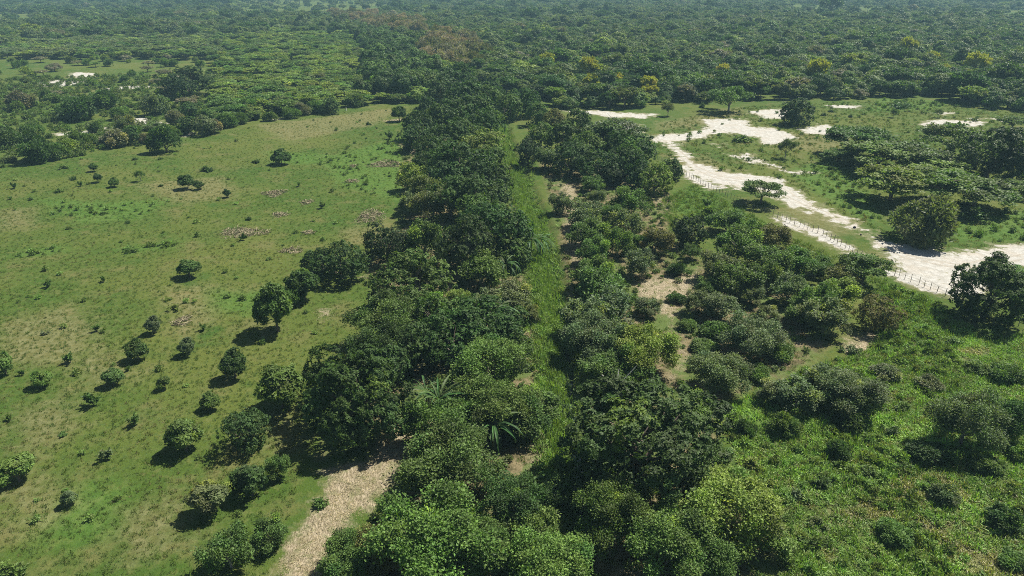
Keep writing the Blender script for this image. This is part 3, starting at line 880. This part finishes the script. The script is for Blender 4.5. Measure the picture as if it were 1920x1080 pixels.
def wood():
    r = np.random.RandomState(11); cand = []
    # rows of ground get coarser with distance
    y = 118.0
    while y < 3000:
        wood_sp = 5.8 if y < 320 else (6.6 if y < 700 else (9.5 if y < 1300 else 16.0))
        half = y * 0.86 + 40
        xs = np.arange(-half, half, wood_sp); xs = xs + r.uniform(-.42, .42, len(xs)) * wood_sp; ys = y + r.uniform(-.42, .42, len(xs)) * wood_sp
        cand.append(np.c_[xs, ys]); y += wood_sp
    P = np.concatenate(cand); P = P[P[:, 1] > edge_y(P[:, 0]) + 1.5]
    u, v = to_px(P[:, 0], P[:, 1]); n = len(P)
    keep = np.ones(n, bool)
    for gp in GAPS:
        s = np.max([sdist(P + (0, dy), gp) for dy in (0, 6, 12)], 0); keep &= ~((s > -2.0) & (r.rand(n) < .88))
    # scrub side: everything on the pasture's side of the old tree line
    line_u = np.interp(v, [0, 40, 60, 120, 200], [450, 560, 640, 790, 830])
    line_u = line_u + 22 * vnoise(P[:, 0], P[:, 1], 25, 6) + r.normal(0, 18, n)
    scrub = (u < line_u) & (v > 62 + 30 * np.clip((520 - u) / 520, 0, 1) + 7 * vnoise(P[:, 0], P[:, 1], 40, 5))
    thin = scrub & (u < 400) & (v > 112)
    keep &= ~(thin & (r.rand(n) < .83))
    P, u, v, scrub, thin = P[keep], u[keep], v[keep], scrub[keep], thin[keep]; n = len(P)
    sort = np.where(scrub, 1, 0)                       # 0 dome, 1 flat, 2 bare, 3 bush
    q = r.rand(n)
    sort[(sort == 0) & (q < .42)] = 1; sort[scrub & (q < .10)] = 0; sort[scrub & (q > .86)] = 3; sort[thin & (q > .4)] = 3
    W = np.where(scrub, r.uniform(5.5, 10.5, n), np.where(r.rand(n) < .07, r.uniform(11, 15, n), r.uniform(6, 11, n))); W[sort == 3] *= .7; W[thin] *= .78; W[P[:, 1] > 1300] *= 1.5
    big = (v < 45) & (r.rand(n) < .05); W[big] *= 1.7
    zs = np.where(sort == 1, np.where(scrub, r.uniform(.75, 1.0, n), r.uniform(1.1, 1.5, n)), r.uniform(.6, .88, n)); zs[scrub & (sort == 0)] *= .75; zs[sort == 3] = r.uniform(.8, 1.2, (sort == 3).sum())
    edge = (P[:, 1] - edge_y(P[:, 0]) < 9) & ~scrub; W[edge] *= .85
    tk = np.empty(n, object)
    patch = vnoise(P[:, 0], P[:, 1], 70, 8) + r.normal(0, .7, n)
    for m, keys, p in ((scrub, 'ygol', (.46, .20, .16, .18)), (~scrub, 'dgoskyw', (.20, .27, .29, .06, .04, .11, .03))):
        tk[m] = r.choice(list(keys), m.sum(), p=p)
    tk[scrub & (patch < -1.2)] = 'g'; tk[~scrub & (patch < -1.2)] = 'd'; tk[~scrub & (patch > 1.1)] = 'o'
    tk[scrub & (v < 110) & (u < 420) & (q > .45)] = 's'; tk[thin & (q < .3)] = 'w'
    tk[(v < 60) & (q < .25) & (tk != 'k')] = 's'; tk[big] = 'd'
    gr = sdist(P, GREEN_ROW) > 0; sort[gr] = 0; tk[gr] = np.where(r.rand(gr.sum()) < .5, 'd', 'g'); W[gr] = r.uniform(7, 11, gr.sum()); zs[gr] = 1.0; scrub[gr] = False
    for b in BROWN:
        m = (sdist(P, b) + r.normal(0, 4, n) > -1) & (r.rand(n) < .9); sort[m] = 2; tk[m] = r.choice(['r', 'r', 'w', 'b'], m.sum()); W[m] = r.uniform(8, 13, m.sum()); zs[m] = r.uniform(.75, 1.05, m.sum()); scrub[m] = False
    for yx, yy, yw in YELLOW:
        x0, y0, w0 = locate(yx, yy, yw, 'flat', 2.2); d = np.hypot(P[:, 0] - x0, P[:, 1] - y0); i = d.argmin()
        far_ = (np.hypot(P[:, 0] - x0, P[:, 1] - y0 + 5) < w0 * .95); far_[i] = False; W[far_] *= .55; zs[far_] *= .8; P[i] = (x0, y0); W[i] = w0 * 1.1; sort[i] = 1; zs[i] = 2.2; tk[i] = 'f'; scrub[i] = False
    W[sort == 2] *= 1.0; u, v = to_px(P[:, 0], P[:, 1], W * zs * .7)
    depth = P[:, 1] * CP + (HC - 4) * SP; pxw = W * F / depth
    seen = (u > -40) & (u < 1960) & (v > -10)
    # a tree hidden behind a taller neighbour shows less: edge trees and high crowns first
    front = np.exp(-np.maximum(P[:, 1] - edge_y(P[:, 0]), 0) / 25.0)
    score = np.where(seen, pxw * (zs + .35 * front), 0) + np.where(np.isin(tk, ['f', 'r']), 90, 0) * seen
    obj = np.zeros(n, bool)
    for m in (scrub, ~scrub):
        k = np.where(m)[0]; k = k[np.argsort(-score[k])][:290]; obj[k[score[k] > 0]] = True
    KEY = {0: 'wood_dome', 1: 'wood_flat', 2: 'wood_bare', 3: 'wood_bush'}
    SHAPE = {0: "round-crowned", 1: "flat-layered", 2: "dry leafless", 3: "bushy"}
    PLACE = [("behind the sandy clearing", lambda a, b: a > 1250), ("at the head of the ditch", lambda a, b: a > 880), ("beside the old tree row", lambda a, b: a > 640), ("beyond the far pasture edge", lambda a, b: a > 360), ("by the sand strips in the scrub", lambda a, b: True)]
    yl = 0
    for i in np.where(obj)[0]:
        nm = "scrub_tree" if scrub[i] else "forest_tree"
        if tk[i] == 'f': nm = "flowering_tree"
        if tk[i] == 'r': nm = "dry_tree"
        o = plant(nm, KEY[sort[i]], P[i, 0], P[i, 1], W[i], tk[i], zs[i], "tree")
        if scrub[i]: o.children[0].color = [c * 1.08 for c in o.children[0].color[:3]] + [1]
        if tk[i] == 'f':
            o["sx"] = float(u[i]); continue
        pl = next(s for s, f in PLACE if f(u[i], v[i]))
        o["label"] = f"{TINT[tk[i]][1]} {SHAPE[sort[i]]} tree in the {'pale scrub' if scrub[i] else 'dark wood'} {pl}"
        o["group"] = f"{TINT[tk[i]][1]} {SHAPE[sort[i]]} {'scrub' if scrub[i] else 'woodland'} trees {pl}"
    fl = sorted([o for o in COL.objects if "sx" in o], key=lambda o: o["sx"])
    names = ["first", "second", "third", "fourth", "fifth", "sixth", "seventh", "eighth", "ninth", "tenth", "eleventh", "twelfth", "thirteenth", "fourteenth", "fifteenth"]
    for i, o in enumerate(fl):
        o["label"] = f"yellow-flowering tree in the wood, {names[i]} counting from the ditch towards the far corner"; o["group"] = "yellow-flowering trees in the wood"; del o["sx"]
    s = ~obj
    off = {0: 0, 1: 5, 2: 9, 3: 11}
    cnt = {0: 5, 1: 4, 2: 2, 3: 3}
    P, W, zs, tk, sort = P[s], W[s], zs[s], tk[s], sort[s]; n = len(P)
    base = np.array([TINT[k][0] for k in tk]) * np.where(scrub[s], 1.12, 1)[:, None] * (1 + r.uniform(-.15, .15, (n, 1)))
    idx = np.array([off[a] + r.randint(cnt[a]) for a in sort])
    scatter("forest", "far wood of mixed green trees reaching to the horizon haze", PROTO['far_dome'] + PROTO['far_flat'] + PROTO['far_bare'] + PROTO['far_bush'],
            np.c_[P, np.zeros(n)], np.c_[W, W, W * zs], np.c_[np.zeros((n, 2)), r.uniform(0, 6.28, n)], base, idx)
wood()

# ---- low growth
def tuft_mesh(name, seed, n, h, wd, spread, lean):
    r = np.random.RandomState(seed); a = r.uniform(0, 2 * pi, n); q = r.uniform(0, spread, n)
    p = np.c_[q * np.cos(a), q * np.sin(a), np.full(n, -.03)]; t = r.uniform(.1, lean, n)
    d = np.c_[np.cos(a) * np.sin(t), np.sin(a) * np.sin(t), np.cos(t)]
    V, Q = leaves(p, d, unit(np.c_[np.cos(a), np.sin(a), np.full(n, .6)]), h * r.uniform(.6, 1.2, n), wd, .18)
    return mesh(name, V, Q, M_LEAFI, None, colours(r, np.zeros(n, int), 1, .3, 0))
def litter_mesh(name, seed, n, mat_):
    r = np.random.RandomState(seed); p = np.c_[r.uniform(-.6, .6, (n, 2)), r.uniform(.0, .09, n)]; a = r.normal(.5, .9, n)
    V, Q = leaves(p, np.c_[np.cos(a), np.sin(a), r.uniform(-.2, .25, n)], np.c_[r.normal(0, .3, (n, 2)), np.ones(n)], r.uniform(.10, .30, n), .07, .05)
    return mesh(name, V, Q, mat_, None, colours(r, np.zeros(n, int), 1, .35, 0))
def spots(r, poly, dens, hole=None):
    lo, hi = poly.min(0), poly.max(0); n = int(dens * np.prod(hi - lo)); P = r.uniform(lo, hi, (n, 2)); return P[sdist(P, poly) > 0]
def grow(name, label, protos, P, smin, smax, keys, pr, seed, tilt=.1, tn=None):
    r = np.random.RandomState(seed); n = len(P); s = r.uniform(smin, smax, n)
    T = tints(r, keys, pr, n) if tn is None else tn
    scatter(name, label, protos, np.c_[P, ground_z(P[:, 0], P[:, 1])], np.c_[s, s, s * r.uniform(.7, 1.2, n)], np.c_[r.normal(0, tilt, (n, 2)), r.uniform(0, 6.28, n)], T, r.randint(0, len(protos), n))
TINT['p'] = ((.104, .150, .032), ""); TINT['q'] = ((.165, .165, .062), ""); TINT['t'] = ((.44, .35, .21), ""); TINT['u'] = ((.098, .150, .036), ""); TINT['v'] = ((.185, .275, .075), "")
def low_growth():
    r = np.random.RandomState(21)
    grass = [tuft_mesh("tuft", 40 + i, 16, .30, .10, .25, .9) for i in range(4)]
    past = GP([(-60, 1110), (-60, 330), (60, 310), (340, 262), (600, 214), (790, 194), (770, 300), (690, 480), (700, 600), (560, 900), (520, 1110)])
    P = spots(r, past, 3.4); P = P[r.rand(len(P)) < np.clip(72 / np.maximum(P[:, 1], 1), .12, 1) ** 1.3]
    k = vnoise(P[:, 0], P[:, 1], 9, 31) + r.normal(0, .6, len(P)); r2 = r.rand(len(P))
    tn = np.array([TINT[c][0] for c in np.where(k > 1.0, 'q', np.where(k < -.6, 'u', 'p'))]) * (1 + r.uniform(-.2, .2, (len(P), 1)))
    grow("pasture_grass", "short grazed grass over the open pasture", grass, P, .4, .95, None, None, 51, .15, tn)
    P = np.concatenate([spots(r, po, .10) for po in LUSH[7:]] + [spots(r, LUSH[i], 1.0) for i in (10, 11)] + [spots(r, past, .012)])
    grow("pasture_weeds", "low leafy weeds dotted over the pasture", [PROTO2[i] for i in range(3)], P, .4, 1.1, 'vul', (.4, .4, .2), 52)
    # reeds along the ditch
    D = DITCH; seg = np.hypot(*np.diff(D, axis=0).T); c = np.r_[0, np.cumsum(seg)]; n = int(c[-1] * 40); t = r.uniform(0, c[-1], n)
    C = np.c_[np.interp(t, c, D[:, 0]), np.interp(t, c, D[:, 1])]; off = -1.1 + r.normal(0, 1.15, n); P = C + np.c_[off, np.zeros(n)]
    wet = np.abs(P[:, 0] - C[:, 0] - .55) < .55; P = P[~(wet & (r.rand(n) < .9) & (P[:, 1] < 75))]
    reed = [tuft_mesh("reed", 60 + i, 26, .95, .05, .32, 1.15) for i in range(4)]
    grow("ditch_reeds", "bright green reeds and tall grass lining the ditch", reed + PROTO['weedy'], P, .7, 1.35, 'lvp', (.2, .75, .05), 53)
    # weedy corner
    wp = GP([(1345, 770), (1420, 735), (1500, 700), (1640, 650), (1660, 530), (1740, 560), (1830, 620), (2020, 640), (2020, 1110), (1460, 1110), (1480, 980), (1390, 880)])
    P = spots(r, wp, 1.9); k = vnoise(P[:, 0], P[:, 1], 9, 33) + r.normal(0, .3, len(P)); P = P[k > .15]
    grow("weeds", "knee-high tangled weeds covering the corner past the orchard", PROTO2 + [tuft_mesh("tall_tuft", 80 + i, 22, .8, .06, .35, .9) for i in range(4)], P, .45, 1.25, 'vlyup', (.40, .2, .14, .10, .16), 54)
    P = spots(r, wp, 6.5); dry = np.max([sdist(P, DRY[q]) for q in range(4, 9)], 0) + 1.6 * vnoise(P[:, 0], P[:, 1], 4, 35) > .9
    tn = tints(r, 'pvlq', (.20, .56, .12, .12), len(P)); tn[dry] = np.array([.25, .235, .115]) * r.uniform(.7, 1.2, (dry.sum(), 1)); tn *= (1.15 + .25 * np.clip(vnoise(P[:, 0], P[:, 1], 5, 36), -1, 1))[:, None]
    grow("corner_grass", "tall grass between the weeds of the corner past the orchard", [tuft_mesh("long_tuft", 85 + i, 20, .50, .08, .3, 1.3) for i in range(3)], P, .6, 1.3, None, None, 61, .1, tn)
    P = spots(r, GP([(1235, 380), (1300, 345), (1480, 440), (1620, 510), (1800, 590), (1700, 600), (1600, 540), (1480, 470), (1350, 400), (1260, 440)]), 1.2)
    grow("fence_grass", "tall bright grass on the orchard side of the fence", reed, P, .5, .9, 'lyp', (.5, .2, .3), 55)
    # undergrowth below the trees
    P = np.concatenate([spots(r, po, .22) for po in LITTER]); 
    dd = ldist(P, DITCH); P = P[dd > 2]
    ins = np.max([sdist(P, s) for s in STRAW[:6]], 0); P = P[(ins < 0) | (r.rand(len(P)) < .3)]
    grow("undergrowth", "low undergrowth beneath the orchard and mango trees", PROTO2, P, .5, 1.3, 'guos', (.35, .25, .2, .2), 56)
    P = np.concatenate([spots(r, po, 1.3) for po in LITTER + LUSH[1:2]]); ins = np.max([sdist(P, s) for s in STRAW], 0); P = P[(ins < 0) | (r.rand(len(P)) < .25)]
    grow("orchard_grass", "patchy grass on the litter ground beneath the orchard trees", grass, P, .5, 1.3, 'puqv', (.35, .3, .2, .15), 62)
    cl = GP([(1225, 290), (1240, 230), (1400, 200), (1700, 186), (1960, 215), (1960, 455), (1800, 470), (1640, 435), (1480, 345), (1340, 318)])
    P = spots(r, cl, .55); ins = np.max([sdist(P, s) for s in SAND[:12]], 0); P = P[ins < -.5]
    grow("clearing_grass", "sparse dry grass between the sand patches", grass, P, .8, 2.0, 'pqu', (.4, .35, .25), 57)
    P = np.concatenate([spots(r, po, .10) for po in (LUSH[4], LUSH[5], LUSH[6])] + [spots(r, cl, .02)])
    grow("clearing_weeds", "low green weeds in the clearing", PROTO2[:3], P, .5, 1.5, 'gul', (.4, .3, .3), 58)
    sc = GP([(-60, 330), (-60, 150), (330, 140), (420, 236), (340, 262), (60, 308)])
    P = spots(r, sc, .22); grow("scrub_grass", "rough grass and brush between the scrub bushes", PROTO2[:3] + grass[:2], P, .8, 2.4, 'gopu', (.25, .3, .25, .2), 59)
    # loose straw on the track and orchard floor
    P = np.concatenate([spots(r, po, 3.2 if i < 2 else .8) for i, po in enumerate(STRAW)])
    tn = np.array([[.40, .335, .235]]) * (1 + r.uniform(-.3, .25, (len(P), 1)))
    grow("straw_litter", "loose dry straw and cut stalks lying on the ground", [litter_mesh("straw", 90 + i, 40, M_LEAFI) for i in range(4)], P, .6, 1.1, None, None, 60, .06, tn)
proto('weedy', 'bush', 3, 90, .22, 1300, True)
proto('weed', 'bush', 5, 130, .27, 1200, True)
PROTO2 = PROTO['weed']
low_growth()

# ------------------------------------------------------------------ banana plants
def banana(cx, cy_base, h_px, nleaf, label, seed, spread=.9, withered=False):
    r = np.random.RandomState(seed); x, y = G(cx, cy_base); t = y * CP + HC * SP; Hh = h_px * t / F * .8
    root = link(bpy.data.objects.new("banana_plant", None)); root.location = (x, y, float(ground_z(np.array([x]), np.array([y]))[0])); root["category"] = "banana plant"; root["label"] = label; root["group"] = "banana plants among the trees"
    stem = Hh * .5; V, Q = tube([(0, 0, -.1), (.03, 0, stem * .5), (.05, .02, stem)], [.16, .13, .08], 8)
    o = link(bpy.data.objects.new("stem", mesh("stem", V, Q, M_LEAF, None, np.ones((len(Q), 3)), True)), root); o.color = (.16, .19, .07, 1)
    for i in range(int(nleaf * 1.8)):
        a = i * 2.4 + r.uniform(-.4, .4); L = Hh * r.uniform(.5, .72); up = r.uniform(.35, 1.25) * (1.2 - spread * .5); dry = withered and i >= int(nleaf * 1.8) - 3
        if dry: up = .1
        n = 9; s = np.linspace(0, 1, n); bend = r.uniform(1.0, 2.1) * spread
        hor = np.cumsum(np.cos(up - bend * s * 1.5)) / n * L; ver = np.cumsum(np.sin(up - bend * s * 1.5)) / n * L + stem - (.1 if not dry else .5)
        wd = L * .036 * np.sin(np.clip(s * 1.0 + .06, 0, 1) * pi) ** .6; wd[-1] = .01; wd[0] = .03
        c, sn = cos(a), sin(a); VV = []; Q2 = []
        for j in range(n):
            ctr = np.array([c * hor[j], sn * hor[j], ver[j]]); sd = np.array([-sn, c, 0]) * wd[j]; dz = np.array([0, 0, wd[j] * .45])
            VV += [ctr - sd + dz + r.normal(0, .02, 3), ctr, ctr + sd + dz + r.normal(0, .02, 3)]
            if j: b = 3 * j; Q2 += [(b - 3, b - 2, b + 1, b), (b - 2, b - 1, b + 2, b + 1)]
        col = np.ones((len(Q2), 3)) * r.uniform(.8, 1.2, (len(Q2), 1)); q = link(bpy.data.objects.new("leaf", mesh("banana_leaf", VV, np.array(Q2), M_LEAF, None, col)), root)
        q.color = (.48, .27, .02, 1) if dry else (.062 * r.uniform(.8, 1.4), .115 * r.uniform(.85, 1.25), .038, 1)
        if dry: q["label"] = "withered yellow leaf hanging down"
banana(825, 790, 125, 13, "tall upright banana plant with stiff raised leaves among the loose trees", 1, .55)
banana(800, 765, 95, 10, "banana plant leaning out beside the tall upright one", 2, .7)
banana(923, 640, 150, 14, "star-shaped banana plant with arching leaves in the middle of the row", 3, 1.0)
banana(995, 490, 105, 14, "tallest banana plant of the clump on the ditch bank", 4, .9)
banana(1012, 475, 90, 11, "banana plant of the bank clump that overhangs the reeds", 5, .95)
banana(972, 500, 75, 11, "banana plant of the bank clump pressed against the lime-flushed mango", 6, .8)
banana(948, 530, 95, 10, "dark banana plant below the lime-flushed mango", 7, .9)
banana(925, 845, 140, 11, "banana plant with pale upright spear leaves over the straw bank", 8, .7)
banana(925, 925, 110, 9, "banana plant with a withered yellow leaf among green trees", 9, .9, True)
banana(798, 960, 95, 9, "banana plant half hidden by the large fine-leaved tree", 10, .6)
banana(1120, 430, 40, 8, "small banana plant in the orchard across the ditch", 11, .9)
banana(862, 330, 50, 9, "banana plant deep in the far part of the mango row", 12, .8)

# ------------------------------------------------------------------ fence
def fence():
    line = GP([(1232, 300), (1270, 322), (1330, 353), (1400, 387), (1455, 409), (1540, 440), (1590, 468), (1660, 508), (1720, 532), (1800, 567), (1900, 608), (1985, 645)])
    r = np.random.RandomState(5); seg = np.hypot(*np.diff(line, axis=0).T); c = np.r_[0, np.cumsum(seg)]; n = 96
    t = np.linspace(0, c[-1], n) + r.normal(0, .12, n); X = np.interp(t, c, line[:, 0]); Y = np.interp(t, c, line[:, 1]); Z = ground_z(X, Y)
    root = link(bpy.data.objects.new("fence", None)); root.location = (X[0], Y[0], 0); o0 = np.array([X[0], Y[0], 0])
    tag(root, "long weathered post and wire fence between the orchard and the white sand", "fence")
    tops = []
    for i in range(n):
        h = r.uniform(1.05, 1.45); lean = r.normal(0, .05, 2); w = r.uniform(.03, .05); b = np.array([X[i], Y[i], Z[i]]) - o0
        V, Q = tube([b + [0, 0, -.4], b + [lean[0] * .5, lean[1] * .5, h * .5], b + [lean[0], lean[1], h]], [w * 1.1, w, w * .85], 6)
        k = len(V) - 6; V = np.r_[V, [V[-6:].mean(0) + [0, 0, .02]]]
        me = mesh("post", V, [Q, np.array([(k + j, k + (j + 1) % 6, len(V) - 1) for j in range(6)])], M_POST)
        link(bpy.data.objects.new("post", me), root); tops.append((b, h, lean))
    for lv in (.28, .58, .9):
        pts = [b + [l[0] * lv, l[1] * lv, h * lv] + np.array([.05, .05, 0]) for b, h, l in tops]
        V, Q = tube(pts, [.012] * n, 4); link(bpy.data.objects.new("wire", mesh("wire", V, Q, M_WIRE)), root)
fence()

# ------------------------------------------------------------------ heaps of cut branches and straw in the pasture, small odds and ends
def heap(cx, cy, w, h, label, seed):
    r = np.random.RandomState(seed); x, y = G(cx, cy); t = y * CP + HC * SP; Wd = w * t / F * .5; D = h * t / F / (HC / math.hypot(y, HC)) * .5
    n = int(60 + Wd * D * 60); a = r.uniform(0, 2 * pi, n); q = np.sqrt(r.rand(n)) * (1 + .25 * np.sin(a * 3 + seed))
    p = np.c_[q * np.cos(a) * Wd, q * np.sin(a) * D, np.maximum(.03, .20 * (1 - q) + r.uniform(-.05, .10, n))]; an = r.uniform(0, pi, n)
    V, Q = leaves(p, np.c_[np.cos(an), np.sin(an), r.normal(0, .22, n)], np.c_[r.normal(0, .5, (n, 2)), np.ones(n)], r.uniform(.25, 1.1, n), .05, .05)
    V2, Q2 = leaves(p, np.c_[np.cos(an), np.sin(an), r.normal(0, .22, n)], np.c_[np.cos(an + 1.57), np.sin(an + 1.57), np.zeros(n)], r.uniform(.25, 1.1, n), .04, .05)
    VV = np.r_[V, V2]; VV[:, 2] -= .02
    o = link(bpy.data.objects.new("straw_pile", mesh("straw_pile", VV, np.r_[Q, Q2 + len(V)], M_DEAD))); o.location = (x, y, float(ground_z(np.array([x]), np.array([y]))[0]))
    tag(o, label, "straw pile", "dry cuttings piled in the pasture")
heap(452, 438, 84, 20, "longest ragged pile of pale cuttings with a sapling before it", 1)
heap(695, 407, 52, 26, "thick round pile of pale cuttings close to the mango row", 2)
heap(725, 308, 66, 14, "wide flat pile of cuttings at the far end of the pasture", 3)
heap(545, 471, 40, 12, "low pale pile of cuttings between longest pile and diagonal tree row", 4)
heap(513, 363, 42, 13, "low pale pile of cuttings beyond the dark reddish grass", 5)
heap(575, 379, 20, 9, "small pale heap of cuttings in the open grass", 6)
heap(525, 403, 30, 10, "faint brown heap of cuttings beyond the longest pile", 7)
heap(578, 437, 18, 8, "tiny pale heap of cuttings between two larger piles", 8)
heap(660, 340, 26, 7, "thin scatter of cuttings in the far bright grass", 9)
heap(340, 603, 26, 22, "brown heap of dry stalks in the weedy patch", 10)
heap(662, 312, 14, 5, "smallest pale scatter of cuttings near the farthest pile", 11)

def stake():
    x, y = G(649, 208); V, Q = tube([(0, 0, -.3), (.02, 0, .5), (.05, .02, 1.0)], [.17, .16, .14], 8); k = len(V) - 8
    V = np.r_[V, [V[-8:].mean(0) + [0, 0, .05]]]
    o = link(bpy.data.objects.new("marker_post", mesh("marker_post", V, [Q, np.array([(k + j, k + (j + 1) % 8, len(V) - 1) for j in range(8)])], M_WHITEWOOD))); o.location = (x, y, 0)
    tag(o, "short whitish post at the far corner of the pasture", "post")
stake()
def snag(px, h, label):
    r = np.random.RandomState(3); x, y = G(*px)
    V, Q = limbs(r, np.array([[.45, .1, 1.0], [-.35, -.1, .9], [.1, .3, .8]]) * h, .45 * h, .07 * h / 3, .06, -.3)
    o = link(bpy.data.objects.new("dead_tree", mesh("dead_tree", V, Q, M_WHITEWOOD, smooth=True))); o.location = (x, y, 0); tag(o, label, "dead tree")
snag((1152, 760), 4.6, "pale forked dead trunk sticking up between the orchard trees by the huge ditch-side mango")
def rock(px, s, label):
    import bmesh
    bm = bmesh.new(); bmesh.ops.create_icosphere(bm, subdivisions=3, radius=s); r = random.Random(int(px[0]))
    for v in bm.verts: v.co *= 1 + .18 * sin(v.co.x * 9 / s + 1) * cos(v.co.y * 7 / s) + r.uniform(-.03, .03); v.co.z = v.co.z * .9 + s * .55
    me = bpy.data.meshes.new("rock"); bm.to_mesh(me); bm.free(); me.materials.append(M_DARKROCK)
    o = link(bpy.data.objects.new("rock", me)); o.location = (*G(*px), 0); tag(o, label, "rock")
rock((1602, 428), .27, "dark round lump at the edge of the narrow sand track")
rock((1614, 441), .16, "small dark lump in the grass between track and fence")

# ------------------------------------------------------------------ haze over the plain
def haze():
    k = bpy.data.materials.new("haze"); k.use_nodes = True; t = k.node_tree; t.nodes.clear()
    v = t.nodes.new("ShaderNodeVolumePrincipled"); v.inputs["Color"].default_value = (.48, .82, .95, 1); v.inputs["Density"].default_value = HAZE; v.inputs["Anisotropy"].default_value = 0.0
    t.links.new(v.outputs[0], t.nodes.new("ShaderNodeOutputMaterial").inputs["Volume"])
    s = 5500; V = np.array([(x, y, z) for z in (-3.2, 44.0) for x, y in ((-s, -s), (s, -s), (s, s), (-s, s))])
    o = link(bpy.data.objects.new("haze", mesh("haze", V, np.array([(3, 2, 1, 0), (4, 5, 6, 7), (0, 1, 5, 4), (1, 2, 6, 5), (2, 3, 7, 6), (3, 0, 4, 7)]), k)))
    tag(o, "thin bluish haze over the distant plain", None, None, "stuff")
HAZE = 0.00024
haze()
